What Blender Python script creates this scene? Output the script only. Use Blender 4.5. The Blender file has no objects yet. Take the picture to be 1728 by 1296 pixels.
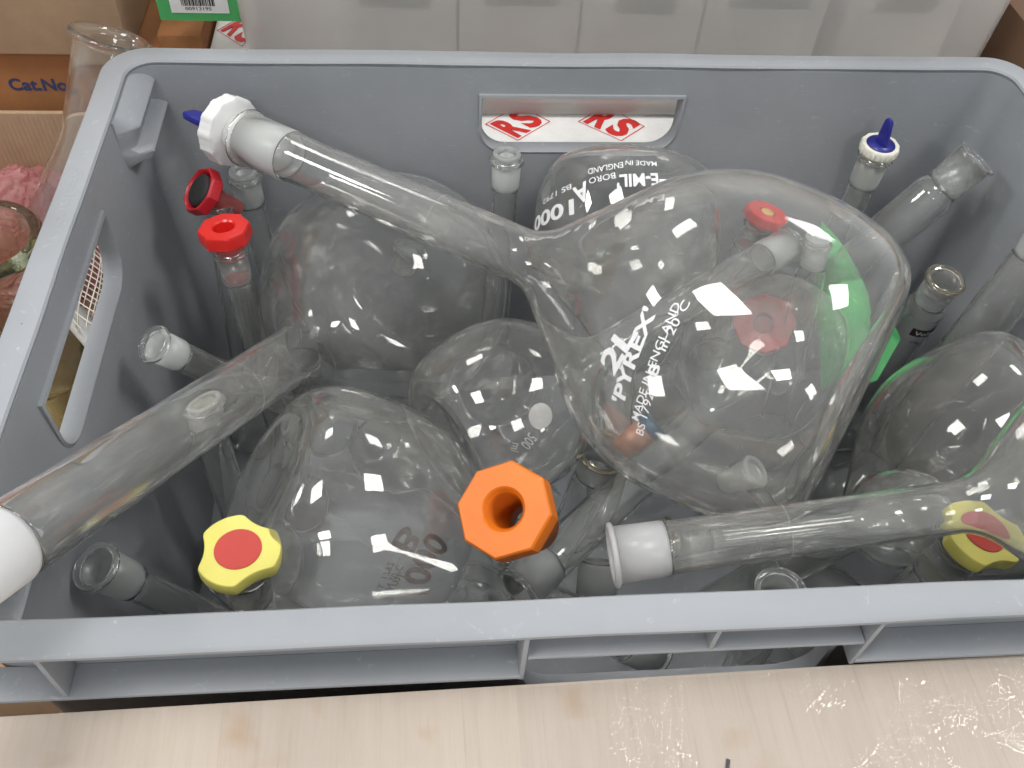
import bpy, bmesh, math, random
from mathutils import Vector, Matrix, noise

# ------------------------------------------------------------------ camera, world, lamps, exposure
scene = bpy.context.scene
col = scene.collection
CAM_POS = Vector((-.1035, -.3432, .3234))
cam_data = bpy.data.cameras.new('camera')
cam = bpy.data.objects.new('camera', cam_data); col.objects.link(cam)
_p, _t, _r = math.radians(50.45), math.radians(7.83), math.radians(4.9)
_f = Vector((math.sin(_t)*math.cos(_p), math.cos(_t)*math.cos(_p), -math.sin(_p)))
_rt = Vector((math.cos(_t), -math.sin(_t), 0)); _up = _rt.cross(_f)
_r2 = math.cos(_r)*_rt + math.sin(_r)*_up; _u2 = -math.sin(_r)*_rt + math.cos(_r)*_up
cam.matrix_world = Matrix(((_r2.x, _u2.x, -_f.x, CAM_POS.x), (_r2.y, _u2.y, -_f.y, CAM_POS.y),
                           (_r2.z, _u2.z, -_f.z, CAM_POS.z), (0, 0, 0, 1)))
cam_data.sensor_width = 36; cam_data.lens = 36*1555/1728
cam_data.clip_start = .01; cam_data.clip_end = 50
scene.camera = cam

world = bpy.data.worlds.new('World'); scene.world = world; world.use_nodes = True
bg = world.node_tree.nodes['Background']
bg.inputs[0].default_value = (.92, .96, 1.0, 1); bg.inputs[1].default_value = .60

# square ceiling panels, as their reflections in the glass show them
def panel(x, y, z, power, sx=.58, sy=.58, rz=0):
    l = bpy.data.lights.new('ceiling_panel', 'AREA'); l.shape = 'RECTANGLE'
    l.size, l.size_y = sx, sy; l.energy = power; l.color = (1, .985, .955)
    o = bpy.data.objects.new('ceiling_panel', l); col.objects.link(o)
    o.location = (x, y, z); o.rotation_euler = (0, 0, math.radians(rz))
for px, py, pw in ((-.78, -.45, 20), (1.35, -.15, 24), (-2.6, .2, 30), (-.2, -2.6, 24), (-.9, 1.9, 14), (1.5, 1.9, 14)):
    panel(px, py, 1.9, pw, rz=12)

scene.view_settings.view_transform = 'Standard'; scene.view_settings.look = 'None'
scene.view_settings.exposure = 0.0; scene.view_settings.gamma = 1
scene.view_settings.use_curve_mapping = False
cy = scene.cycles
cy.max_bounces = 22; cy.transmission_bounces = 22; cy.glossy_bounces = 10; cy.diffuse_bounces = 3
cy.transparent_max_bounces = 24; cy.caustics_reflective = True; cy.caustics_refractive = True
cy.blur_glossy = .3; cy.sample_clamp_indirect = 24; cy.sample_clamp_direct = 0
cy.use_denoising = True; cy.denoiser = 'OPENIMAGEDENOISE'
cy.use_adaptive_sampling = True; cy.adaptive_threshold = .12; cy.adaptive_min_samples = 44

# ------------------------------------------------------------------ measured places
FLASKS = {'A': {'L': 0.38,
       'R': 0.081,
       'axis': (-0.7958, 0.6023, -0.0625),
       'base': (0.09, -0.0942, 0.0034),
       'jl': 0.036,
       'rj': 0.0155,
       'rn': 0.0145,
       't': 0.002},
 'AA': {'L': 0.1906,
        'R': 0.03,
        'axis': (0.1191, 0.0, 0.9929),
        'base': (-0.0288, -0.0434, -0.297),
        'jl': 0.02,
        'rj': 0.0118,
        'rn': 0.012,
        't': 0.0016},
 'B': {'L': 0.415,
       'R': 0.078,
       'axis': (-0.3766, -0.8161, 0.4383),
       'base': (-0.1098, 0.1388, -0.1363),
       'jl': 0.036,
       'rj': 0.0153,
       'rn': 0.015,
       't': 0.002},
 'C': {'L': 0.265,
       'R': 0.064,
       'axis': (0.8083, -0.1155, -0.5774),
       'base': (-0.1855, -0.0923, -0.0527),
       'jl': 0.026,
       'rj': 0.0137,
       'rn': 0.0125,
       't': 0.0016},
 'D': {'L': 0.29,
       'R': 0.051,
       'axis': (0.8294, 0.5586, 0.0125),
       'base': (-0.0971, -0.0461, -0.0907),
       'jl': 0.03,
       'rj': 0.0122,
       'rn': 0.0115,
       't': 0.0016},
 'E': {'L': 0.3,
       'R': 0.057,
       'axis': (-0.7224, -0.687, 0.0781),
       'base': (0.155, 0.0838, -0.1433),
       'jl': 0.026,
       'rj': 0.0125,
       'rn': 0.0125,
       't': 0.0016},
 'F': {'L': 0.264,
       'R': 0.052,
       'axis': (-0.9891, -0.0381, -0.1424),
       'base': (0.2311, -0.1472, 0.0182),
       'jl': 0.024,
       'rj': 0.0118,
       'rn': 0.0112,
       't': 0.0016},
 'G': {'L': 0.3,
       'R': 0.068,
       'axis': (-0.6215, -0.0501, -0.7818),
       'base': (0.2498, -0.053, -0.0615),
       'jl': 0.026,
       'rj': 0.0147,
       'rn': 0.0135,
       't': 0.0016},
 'H': {'L': 0.295,
       'R': 0.062,
       'axis': (-0.1001, -0.7611, -0.6409),
       'base': (0.0323, 0.1542, -0.0516),
       'jl': 0.026,
       'rj': 0.0132,
       'rn': 0.012,
       't': 0.0016},
 'I': {'L': 0.2446,
       'R': 0.022,
       'axis': (-0.0691, 0.148, 0.9866),
       'base': (-0.2039, 0.0374, -0.297),
       'jl': 0.022,
       'rj': 0.0088,
       'rn': 0.0085,
       't': 0.0016},
 'J': {'L': 0.2399,
       'R': 0.02,
       'axis': (0.0598, 0.0399, 0.9974),
       'base': (-0.2484, 0.1109, -0.297),
       'jl': 0.022,
       'rj': 0.0088,
       'rn': 0.0085,
       't': 0.0016},
 'K': {'L': 0.2343,
       'R': 0.026,
       'axis': (-0.03, -0.02, 0.9994),
       'base': (-0.2154, 0.1569, -0.297),
       'jl': 0.022,
       'rj': 0.0092,
       'rn': 0.0085,
       't': 0.0016},
 'L': {'L': 0.175,
       'R': 0.024,
       'axis': (-0.485, -0.2801, 0.8285),
       'base': (-0.1704, 0.0553, -0.2077),
       'jl': 0.02,
       'rj': 0.0092,
       'rn': 0.0085,
       't': 0.0016},
 'M': {'L': 0.2071, 'R': 0.034, 'axis': (0.0, 0.0, 1.0), 'base': (-0.2329, -0.0142, -0.297), 'jl': 0.022, 'rj': 0.0105, 'rn': 0.01, 't': 0.0016},
 'N': {'L': 0.2421,
       'R': 0.036,
       'axis': (0.0, 0.0797, 0.9968),
       'base': (-0.0507, 0.1418, -0.297),
       'jl': 0.022,
       'rj': 0.0095,
       'rn': 0.0088,
       't': 0.0016},
 'O': {'L': 0.2177,
       'R': 0.026,
       'axis': (0.2149, 0.0, 0.9766),
       'base': (0.0783, 0.1336, -0.297),
       'jl': 0.022,
       'rj': 0.0092,
       'rn': 0.0088,
       't': 0.0016},
 'P1': {'L': 0.15,
        'R': 0.026,
        'axis': (-0.9916, -0.1092, 0.07),
        'base': (0.1592, -0.1056, -0.0833),
        'jl': 0.02,
        'rj': 0.0105,
        'rn': 0.0095,
        't': 0.0016},
 'Q': {'L': 0.2241,
       'R': 0.024,
       'axis': (-0.0591, 0.1577, 0.9857),
       'base': (0.1711, 0.0721, -0.297),
       'jl': 0.022,
       'rj': 0.009,
       'rn': 0.011,
       't': 0.0016},
 'RING': {'L': 0.2263,
          'R': 0.0145,
          'axis': (-0.0599, -0.02, 0.998),
          'base': (0.0742, -0.1461, -0.297),
          'jl': 0.02,
          'rj': 0.0105,
          'rn': 0.01,
          't': 0.0016},
 'S': {'L': 0.2504, 'R': 0.026, 'axis': (0.0, -0.03, 0.9996), 'base': (0.1996, 0.1611, -0.297), 'jl': 0.024, 'rj': 0.01, 'rn': 0.0092, 't': 0.0016},
 'T': {'L': 0.265,
       'R': 0.03,
       'axis': (0.5691, 0.0757, 0.8188),
       'base': (0.1036, 0.108, -0.2459),
       'jl': 0.028,
       'rj': 0.0128,
       'rn': 0.015,
       't': 0.0016},
 'TT': {'L': 0.275,
        'R': 0.034,
        'axis': (0.2613, 0.1467, 0.954),
        'base': (0.2006, 0.0111, -0.2806),
        'jl': 0.028,
        'rj': 0.015,
        'rn': 0.015,
        't': 0.0016},
 'U': {'L': 0.2183,
       'R': 0.026,
       'axis': (0.0, -0.1191, 0.9929),
       'base': (0.2316, 0.0944, -0.297),
       'jl': 0.024,
       'rj': 0.011,
       'rn': 0.0135,
       't': 0.0016},
 'U1': {'L': 0.16,
        'R': 0.034,
        'axis': (0.9983, 0.0499, 0.0299),
        'base': (-0.1135, -0.1364, -0.2649),
        'jl': 0.026,
        'rj': 0.0107,
        'rn': 0.0095,
        't': 0.0016},
 'U2': {'L': 0.15,
        'R': 0.034,
        'axis': (-0.2869, 0.9562, 0.0574),
        'base': (0.1732, -0.1023, -0.2656),
        'jl': 0.026,
        'rj': 0.0107,
        'rn': 0.0095,
        't': 0.0016},
 'U3': {'L': 0.16,
        'R': 0.034,
        'axis': (0.7058, -0.7058, 0.0605),
        'base': (-0.1502, 0.0952, -0.2657),
        'jl': 0.026,
        'rj': 0.0107,
        'rn': 0.0095,
        't': 0.0016},
 'W': {'L': 0.251,
       'R': 0.028,
       'axis': (0.02, 0.0499, 0.9986),
       'base': (-0.1928, -0.1541, -0.297),
       'jl': 0.024,
       'rj': 0.0105,
       'rn': 0.01,
       't': 0.0016},
 'X': {'L': 0.2471,
       'R': 0.034,
       'axis': (0.1772, 0.0, 0.9842),
       'base': (0.1047, -0.1414, -0.297),
       'jl': 0.026,
       'rj': 0.011,
       'rn': 0.0105,
       't': 0.0016},
 'Y': {'L': 0.2,
       'R': 0.028,
       'axis': (-0.3261, -0.1641, 0.931),
       'base': (-0.2021, -0.0834, -0.2726),
       'jl': 0.026,
       'rj': 0.0105,
       'rn': 0.0088,
       't': 0.0016}}
PRINTS = [('A', '2L', 0.0922, 0.5318, -0.189, 0.0219, 0.0095, 'print_white', 1),
 ('A', "'PYREX'", 0.0846, 0.5227, 0.008, 0.0443, 0.0062, 'print_white', 1),
 ('A', 'MADE IN ENGLAND', 0.0749, 0.5409, 0.013, 0.0543, 0.0036, 'print_white', 0),
 ('A', 'BS 1792', 0.0713, 0.2618, 0.023, 0.0223, 0.0037, 'print_white', 0),
 ('A', 'in 20°C', 0.0726, 0.7688, -0.061, 0.0221, 0.0036, 'print_white', 0),
 ('A', 'B', 0.0733, 0.5229, -0.061, 0.0051, 0.0044, 'print_white', 1),
 ('H', "'E-MIL'", 0.0263, 1.5864, 0.122, 0.0273, 0.0079, 'print_white', 1),
 ('H', 'MADE IN', 0.0153, 1.5791, 0.047, 0.019, 0.0032, 'print_white', 0),
 ('H', 'ENGLAND', 0.0193, 1.9551, 0.203, 0.022, 0.004, 'print_white', 0),
 ('H', 'BORO', 0.0259, 1.972, 0.22, 0.0166, 0.004, 'print_white', 0),
 ('H', 'A', 0.0353, 2.1701, 0.473, 0.0105, 0.0123, 'print_white', 1),
 ('H', '1000', 0.0472, 2.5977, 0.176, 0.0448, 0.0097, 'print_white', 1),
 ('H', 'BS 1792', 0.0338, 2.5344, 0.265, 0.028, 0.0037, 'print_white', 0),
 ('C', 'B', 0.1029, -0.9622, 0.108, 0.0134, 0.0108, 'print_brown', 1),
 ('C', '1000', 0.1135, -1.2253, 0.115, 0.0375, 0.0113, 'print_brown', 1),
 ('C', 'ml', 0.1044, -1.538, 0.252, 0.007, 0.0046, 'print_brown', 0),
 ('C', 'IN 20°C', 0.1022, -1.5038, 0.203, 0.0162, 0.0033, 'print_brown', 0),
 ('C', 'B.S. 1792', 0.0981, -1.5196, 0.154, 0.0206, 0.003, 'print_brown', 0),
 ('E', 'GOLD LINE', 0.0129, -2.7647, 1.265, 0.0267, 0.0057, 'print_brown', 0),
 ('E', 'EMIL', 0.0248, -2.4327, 1.679, 0.0225, 0.0053, 'print_brown', 1),
 ('E', '5', 0.0523, -2.5814, 1.286, 0.0102, 0.0128, 'print_brown', 1),
 ('D', '500', 0.0248, 2.5384, -1.048, 0.0076, 0.0067, 'print_grey', 0),
 ('D', 'ml', 0.0173, 2.5324, -0.667, 0.0046, 0.0049, 'print_grey', 0),
 ('W', '250', 0.2305, 1.1353, 1.424, 0.0167, 0.0032, 'print_brown', 1),
 ('U', 'cm³', 0.164, -1.6217, 2.706, 0.0085, 0.0037, 'print_black', 0)]
PTS = {'CARD1': (0.1816, 0.1526, -0.0884),
 'CARD2': (0.1948, 0.13, -0.0989),
 'CARD3': (0.2083, 0.0989, -0.1164),
 'CARD4': (0.2165, 0.0593, -0.1284),
 'CARD5': (0.1998, 0.0385, -0.1473),
 'CARD6': (0.1759, 0.0446, -0.1709),
 'CARD7': (0.1723, 0.1063, -0.1338),
 'CC': (-0.1179, 0.1515, -0.1295),
 'CON_B': (-0.3712, 0.1836, -0.1835),
 'CON_M': (-0.3122, 0.2439, -0.0173),
 'EB': (0.0208, -0.0341, -0.1101),
 'EE': (0.0069, -0.0462, -0.0956),
 'JAR': (-0.3816, 0.1099, -0.0764),
 'NET': (-0.3261, 0.1055, -0.1127),
 'PINK': (-0.4158, 0.246, -0.1375),
 'RS2': (0.1419, 0.1064, -0.1631),
 'TUBE0': (-0.3402, 0.0955, -0.1225),
 'TUBE1': (-0.3251, 0.0832, -0.1438),
 'V': (-0.0693, -0.132, -0.0252),
 'Z': (0.0888, -0.0447, -0.137),
 'star': (-0.1934, -0.1258, -0.0535)}
EMBLEM_E, DISC_D, LABEL_U = (0.025, -2.4523), (0.0358, 2.3534), (0.1752, -1.4594)


# ------------------------------------------------------------------ materials
MATS = {}
def nodes_of(name):
    m = bpy.data.materials.new(name); m.use_nodes = True
    nt = m.node_tree; nt.nodes.clear()
    out = nt.nodes.new('ShaderNodeOutputMaterial'); MATS[name] = m
    return m, nt, out
def N(nt, kind, **kw):
    n = nt.nodes.new('ShaderNode'+kind)
    for k, v in kw.items():
        if k.startswith('i_'):
            n.inputs[k[2:].replace('_', ' ')].default_value = v
        else: setattr(n, k, v)
    return n
def texco(nt, scale=(1, 1, 1)):
    t = N(nt, 'TexCoord'); mp = N(nt, 'Mapping'); mp.inputs['Scale'].default_value = scale
    nt.links.new(t.outputs['Object'], mp.inputs['Vector']); return mp.outputs['Vector']
def ramp(nt, fac, stops):
    r = N(nt, 'ValToRGB'); e = r.color_ramp.elements
    while len(e) < len(stops): e.new(.5)
    for q, (p, c) in zip(e, stops): q.position = p; q.color = (c, c, c, 1) if isinstance(c, (int, float)) else (*c, 1)
    nt.links.new(fac, r.inputs['Fac']); return r.outputs['Color']
def rgba(c): return (*c, 1)

def glass_mat(name, tint=(.996, .997, .992), dust_haze=.058, rough=0.0):
    m, nt, out = nodes_of(name)
    g = N(nt, 'BsdfGlass', i_Color=rgba(tint), i_IOR=1.47, i_Roughness=rough)
    d = N(nt, 'BsdfDiffuse', i_Color=(.74, .72, .67, 1))
    v = texco(nt, (1, 1, 1))
    n1 = N(nt, 'TexNoise', i_Scale=38, i_Detail=3, i_Roughness=.65); nt.links.new(v, n1.inputs['Vector'])
    f = ramp(nt, n1.outputs['Fac'], [(.35, dust_haze*.35), (.62, dust_haze), (.78, dust_haze*3.2)])  # dust, thickened so its pale diffuse paints in the glass's milky haze
    mx = N(nt, 'MixShader'); nt.links.new(f, mx.inputs[0])
    nt.links.new(g.outputs[0], mx.inputs[1]); nt.links.new(d.outputs[0], mx.inputs[2])
    # fine pale scratches, with specular streaks of the glass painted in as diffuse
    vs = texco(nt, (62, 62, 7)); n4 = N(nt, 'TexNoise', i_Scale=5, i_Detail=3, i_Roughness=.6, i_Distortion=1.2); nt.links.new(vs, n4.inputs['Vector'])
    sf = ramp(nt, n4.outputs['Fac'], [(.63, 0.0), (.67, dust_haze*2.2), (.70, 0.0)])
    d2 = N(nt, 'BsdfDiffuse', i_Color=(.9, .9, .88, 1)); mx2 = N(nt, 'MixShader'); nt.links.new(sf, mx2.inputs[0])
    nt.links.new(mx.outputs[0], mx2.inputs[1]); nt.links.new(d2.outputs[0], mx2.inputs[2]); mx = mx2
    # hand-blown unevenness
    n2 = N(nt, 'TexNoise', i_Scale=22, i_Detail=1); nt.links.new(v, n2.inputs['Vector'])
    b = N(nt, 'Bump', i_Strength=.10, i_Distance=.0012); nt.links.new(n2.outputs['Fac'], b.inputs['Height'])
    nt.links.new(b.outputs[0], g.inputs['Normal'])
    nt.links.new(mx.outputs[0], out.inputs['Surface']); return m
def coat(nt, ior):
    """outer-surface reflectance, the same from either side of a thin sheet"""
    g = N(nt, 'NewGeometry'); r = N(nt, 'MapRange'); r.inputs['To Min'].default_value = ior; r.inputs['To Max'].default_value = 1/ior
    nt.links.new(g.outputs['Backfacing'], r.inputs['Value']); f = N(nt, 'Fresnel'); nt.links.new(r.outputs[0], f.inputs['IOR']); return f
def frosted_mat(name, colr, mixw=.55, rough=.45, gloss=.3):
    m, nt, out = nodes_of(name)
    g = N(nt, 'BsdfGlass', i_Color=(.97, .98, .97, 1), i_IOR=1.45, i_Roughness=rough)
    d = N(nt, 'BsdfDiffuse', i_Color=rgba(colr)); t = N(nt, 'BsdfTranslucent', i_Color=rgba(colr))
    a = N(nt, 'MixShader'); a.inputs[0].default_value = .5
    nt.links.new(d.outputs[0], a.inputs[1]); nt.links.new(t.outputs[0], a.inputs[2])
    b = N(nt, 'MixShader'); b.inputs[0].default_value = mixw
    nt.links.new(g.outputs[0], b.inputs[1]); nt.links.new(a.outputs[0], b.inputs[2])
    s = N(nt, 'BsdfGlossy', i_Roughness=gloss); lw = coat(nt, 1.45)
    c = N(nt, 'MixShader'); nt.links.new(lw.outputs[0], c.inputs[0])
    nt.links.new(b.outputs[0], c.inputs[1]); nt.links.new(s.outputs[0], c.inputs[2])
    nt.links.new(c.outputs[0], out.inputs['Surface']); return m
def plastic_mat(name, colr, rough=.35, var=.06, scale=60, sss=0, bump=.05):
    m, nt, out = nodes_of(name)
    p = N(nt, 'BsdfPrincipled'); p.inputs['Roughness'].default_value = rough
    v = texco(nt); n = N(nt, 'TexNoise', i_Scale=scale, i_Detail=5); nt.links.new(v, n.inputs['Vector'])
    lo = tuple(c*(1-var) for c in colr); hi = tuple(min(1, c*(1+var)) for c in colr)
    nt.links.new(ramp(nt, n.outputs['Fac'], [(.3, lo), (.7, hi)]), p.inputs['Base Color'])
    if sss:
        p.inputs['Subsurface Weight'].default_value = sss; p.inputs['Subsurface Scale'].default_value = .002
        p.inputs['Subsurface Radius'].default_value = (1, .6, .5)
    b = N(nt, 'Bump', i_Strength=bump, i_Distance=.0004); n3 = N(nt, 'TexNoise', i_Scale=scale*9, i_Detail=3)
    nt.links.new(v, n3.inputs['Vector']); nt.links.new(n3.outputs['Fac'], b.inputs['Height'])
    nt.links.new(b.outputs[0], p.inputs['Normal'])
    nt.links.new(p.outputs[0], out.inputs['Surface']); return m
def crate_mat():
    m, nt, out = nodes_of('grey_crate_plastic')
    p = N(nt, 'BsdfPrincipled'); v = texco(nt)
    n1 = N(nt, 'TexNoise', i_Scale=7, i_Detail=6, i_Roughness=.6); nt.links.new(v, n1.inputs['Vector'])
    base = ramp(nt, n1.outputs['Fac'], [(.3, (.272, .284, .302)), (.7, (.345, .358, .378))])
    # scuffs: thin pale scratches and dark specks
    vs = texco(nt, (1, 1, 3.2)); n2 = N(nt, 'TexNoise', i_Scale=95, i_Detail=8, i_Roughness=.75, i_Distortion=1.2)
    nt.links.new(vs, n2.inputs['Vector'])
    sc = ramp(nt, n2.outputs['Fac'], [(.60, 0.0), (.72, .6)])
    mx = N(nt, 'MixRGB'); mx.inputs['Color2'].default_value = (.58, .6, .62, 1)
    nt.links.new(sc, mx.inputs['Fac']); nt.links.new(base, mx.inputs['Color1'])
    vo = N(nt, 'TexVoronoi', i_Scale=70); nt.links.new(v, vo.inputs['Vector'])
    sp = ramp(nt, vo.outputs['Distance'], [(.018, .8), (.035, 0.0)])
    n4 = N(nt, 'TexNoise', i_Scale=23); nt.links.new(v, n4.inputs['Vector'])
    gate = ramp(nt, n4.outputs['Fac'], [(.57, 0.0), (.6, 1.0)])
    mu = N(nt, 'MixRGB', blend_type='MULTIPLY'); mu.inputs['Fac'].default_value = 1
    nt.links.new(sp, mu.inputs['Color1']); nt.links.new(gate, mu.inputs['Color2'])
    mx2 = N(nt, 'MixRGB'); mx2.inputs['Color2'].default_value = (.05, .05, .05, 1)
    nt.links.new(mu.outputs[0], mx2.inputs['Fac']); nt.links.new(mx.outputs[0], mx2.inputs['Color1'])
    nt.links.new(mx2.outputs[0], p.inputs['Base Color'])
    rr = ramp(nt, n1.outputs['Fac'], [(.3, .48), (.7, .62)]); nt.links.new(rr, p.inputs['Roughness'])
    n3 = N(nt, 'TexNoise', i_Scale=900, i_Detail=2); nt.links.new(v, n3.inputs['Vector'])
    b = N(nt, 'Bump', i_Strength=.08, i_Distance=.0003); nt.links.new(n3.outputs['Fac'], b.inputs['Height'])
    nt.links.new(b.outputs[0], p.inputs['Normal'])
    nt.links.new(p.outputs[0], out.inputs['Surface']); return m
def plywood_mat():
    m, nt, out = nodes_of('plywood')
    p = N(nt, 'BsdfPrincipled', i_Roughness=.6); v = texco(nt, (150, 9, 60))
    n1 = N(nt, 'TexNoise', i_Scale=1.4, i_Detail=9, i_Roughness=.75, i_Distortion=.4); nt.links.new(v, n1.inputs['Vector'])
    c = ramp(nt, n1.outputs['Fac'], [(.25, (.48, .40, .33)), (.5, (.535, .455, .38)), (.75, (.57, .49, .42))])
    v2 = texco(nt, (420, 16, 60)); n2 = N(nt, 'TexNoise', i_Scale=1, i_Detail=4); nt.links.new(v2, n2.inputs['Vector'])
    line = ramp(nt, n2.outputs['Fac'], [(.60, 0.0), (.72, .42)])
    mx = N(nt, 'MixRGB'); mx.inputs['Color2'].default_value = (.44, .33, .24, 1)
    nt.links.new(line, mx.inputs['Fac']); nt.links.new(c, mx.inputs['Color1'])
    v3 = texco(nt); n3 = N(nt, 'TexNoise', i_Scale=26, i_Detail=3); nt.links.new(v3, n3.inputs['Vector'])
    st = ramp(nt, n3.outputs['Fac'], [(.60, 0.0), (.72, .5)])
    mx2 = N(nt, 'MixRGB'); mx2.inputs['Color2'].default_value = (.42, .25, .12, 1)
    nt.links.new(st, mx2.inputs['Fac']); nt.links.new(mx.outputs[0], mx2.inputs['Color1'])
    nt.links.new(mx2.outputs[0], p.inputs['Base Color'])
    b = N(nt, 'Bump', i_Strength=.25, i_Distance=.0006); nt.links.new(n1.outputs['Fac'], b.inputs['Height'])
    nt.links.new(b.outputs[0], p.inputs['Normal']); nt.links.new(p.outputs[0], out.inputs['Surface']); return m
def card_mat(name, colr, corr=0, rough=.75):
    m, nt, out = nodes_of(name)
    p = N(nt, 'BsdfPrincipled', i_Roughness=rough); v = texco(nt)
    n1 = N(nt, 'TexNoise', i_Scale=18, i_Detail=8, i_Roughness=.7); nt.links.new(v, n1.inputs['Vector'])
    nt.links.new(ramp(nt, n1.outputs['Fac'], [(.3, tuple(c*.82 for c in colr)), (.7, tuple(c*1.1 for c in colr))]), p.inputs['Base Color'])
    b = N(nt, 'Bump', i_Strength=.3, i_Distance=.0008)
    if corr:
        w = N(nt, 'TexWave', i_Scale=corr, i_Distortion=1.5); nt.links.new(v, w.inputs['Vector']); nt.links.new(w.outputs['Fac'], b.inputs['Height'])
    else: nt.links.new(n1.outputs['Fac'], b.inputs['Height'])
    nt.links.new(b.outputs[0], p.inputs['Normal']); nt.links.new(p.outputs[0], out.inputs['Surface']); return m
def film_mat(name, tint, cover=.10, rough=.06, colr=(.9, .9, .9), wrinkle=0):
    """thin clear or coloured plastic film: lets light through, glossy on its wrinkles"""
    m, nt, out = nodes_of(name)
    t = N(nt, 'BsdfTransparent', i_Color=rgba(tint)); g = N(nt, 'BsdfGlossy', i_Roughness=rough)
    d = N(nt, 'BsdfTranslucent', i_Color=rgba(colr)); d2 = N(nt, 'BsdfDiffuse', i_Color=rgba(colr))
    a = N(nt, 'MixShader'); a.inputs[0].default_value = .5
    nt.links.new(d.outputs[0], a.inputs[1]); nt.links.new(d2.outputs[0], a.inputs[2])
    b = N(nt, 'MixShader'); b.inputs[0].default_value = cover
    nt.links.new(t.outputs[0], b.inputs[1]); nt.links.new(a.outputs[0], b.inputs[2])
    fr = coat(nt, 1.5); c = N(nt, 'MixShader')
    if wrinkle:
        v = texco(nt, (1, 1, 1)); n = N(nt, 'TexNoise', i_Scale=wrinkle, i_Detail=5, i_Roughness=.6, i_Distortion=2.2); nt.links.new(v, n.inputs['Vector'])
        bp = N(nt, 'Bump', i_Strength=.9, i_Distance=.0012); nt.links.new(n.outputs['Fac'], bp.inputs['Height'])
        nt.links.new(bp.outputs[0], g.inputs['Normal']); nt.links.new(bp.outputs[0], fr.inputs['Normal'])
    nt.links.new(fr.outputs[0], c.inputs[0]); nt.links.new(b.outputs[0], c.inputs[1]); nt.links.new(g.outputs[0], c.inputs[2])
    nt.links.new(c.outputs[0], out.inputs['Surface']); return m
def flat_mat(name, colr, rough=.5):
    m, nt, out = nodes_of(name); p = N(nt, 'BsdfPrincipled', i_Roughness=rough)
    v = texco(nt); n = N(nt, 'TexNoise', i_Scale=300, i_Detail=2); nt.links.new(v, n.inputs['Vector'])
    nt.links.new(ramp(nt, n.outputs['Fac'], [(.3, tuple(c*.9 for c in colr)), (.7, colr)]), p.inputs['Base Color'])
    nt.links.new(p.outputs[0], out.inputs['Surface']); return m

glass_mat('clear_glass'); glass_mat('dusty_hazy_glass', (.990, .990, .980), .072)
glass_mat('green_glass', (.95, .972, .90), .02); glass_mat('brown_rim_glass', (.97, .935, .87), .03)
frosted_mat('frosted', (.86, .87, .86)); frosted_mat('frosted_yellow', (.86, .84, .70), .5)
frosted_mat('frosted_white', (.86, .86, .86), .55); frosted_mat('frosted_light', (.82, .83, .82), .32, .35); frosted_mat('frosted_clear', (.80, .79, .77), .16, .22)
crate_mat(); plywood_mat()
plastic_mat('red_plastic', (.60, .016, .012), .28, sss=.15); plastic_mat('dark_red_plastic', (.42, .012, .02), .35)
plastic_mat('orange_plastic', (.74, .175, .010), .38, .10, 45); plastic_mat('yellow_plastic', (.74, .67, .16), .3, .04, sss=.1)
plastic_mat('blue_plastic', (.018, .022, .22), .35); plastic_mat('white_plastic', (.70, .70, .69), .5, .05); plastic_mat('matt_white', (.60, .60, .60), .75, .06)
plastic_mat('cream_plastic', (.74, .72, .62), .4, .03); plastic_mat('red_disc', (.50, .045, .032), .35)
plastic_mat('ochre_plastic', (.62, .38, .1), .4); plastic_mat('salmon_rubber', (.66, .31, .2), .5); plastic_mat('steel_blue_plastic', (.03, .13, .25), .4)
frosted_mat('pink_plug', (.80, .20, .19), .85); frosted_mat('cream_plug', (.80, .77, .62), .75)
card_mat('cardboard', (.43, .29, .18), 0); card_mat('cardboard_orange', (.35, .145, .05)); card_mat('cardboard_dark', (.16, .085, .045))
card_mat('cardboard_inside', (.47, .33, .21), 90); card_mat('white_card', (.80, .79, .77)); card_mat('bench_board', (.16, .10, .065))
card_mat('green_card', (.08, .42, .13), 0, .6); card_mat('white_inner', (.94, .92, .89)); card_mat('black_foam', (.015, .015, .016))
flat_mat('print_white', (.86, .86, .86)); flat_mat('print_brown', (.085, .026, .02)); flat_mat('print_black', (.03, .02, .02))
flat_mat('print_grey', (.5, .5, .48)); flat_mat('print_blue', (.04, .06, .16)); flat_mat('print_red', (.62, .03, .025)); flat_mat('grey_label', (.42, .42, .38))
film_mat('clear_film', (.99, .99, .99), .06, .05, (.9, .9, .9), 0); film_mat('pink_film', (.97, .74, .74), .5, .07, (.86, .45, .46), 70)
film_mat('cloudy_box', (.97, .96, .95), .42, .4, (.96, .94, .92)); plastic_mat('net_plastic', (.82, .78, .70), .4)

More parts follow.
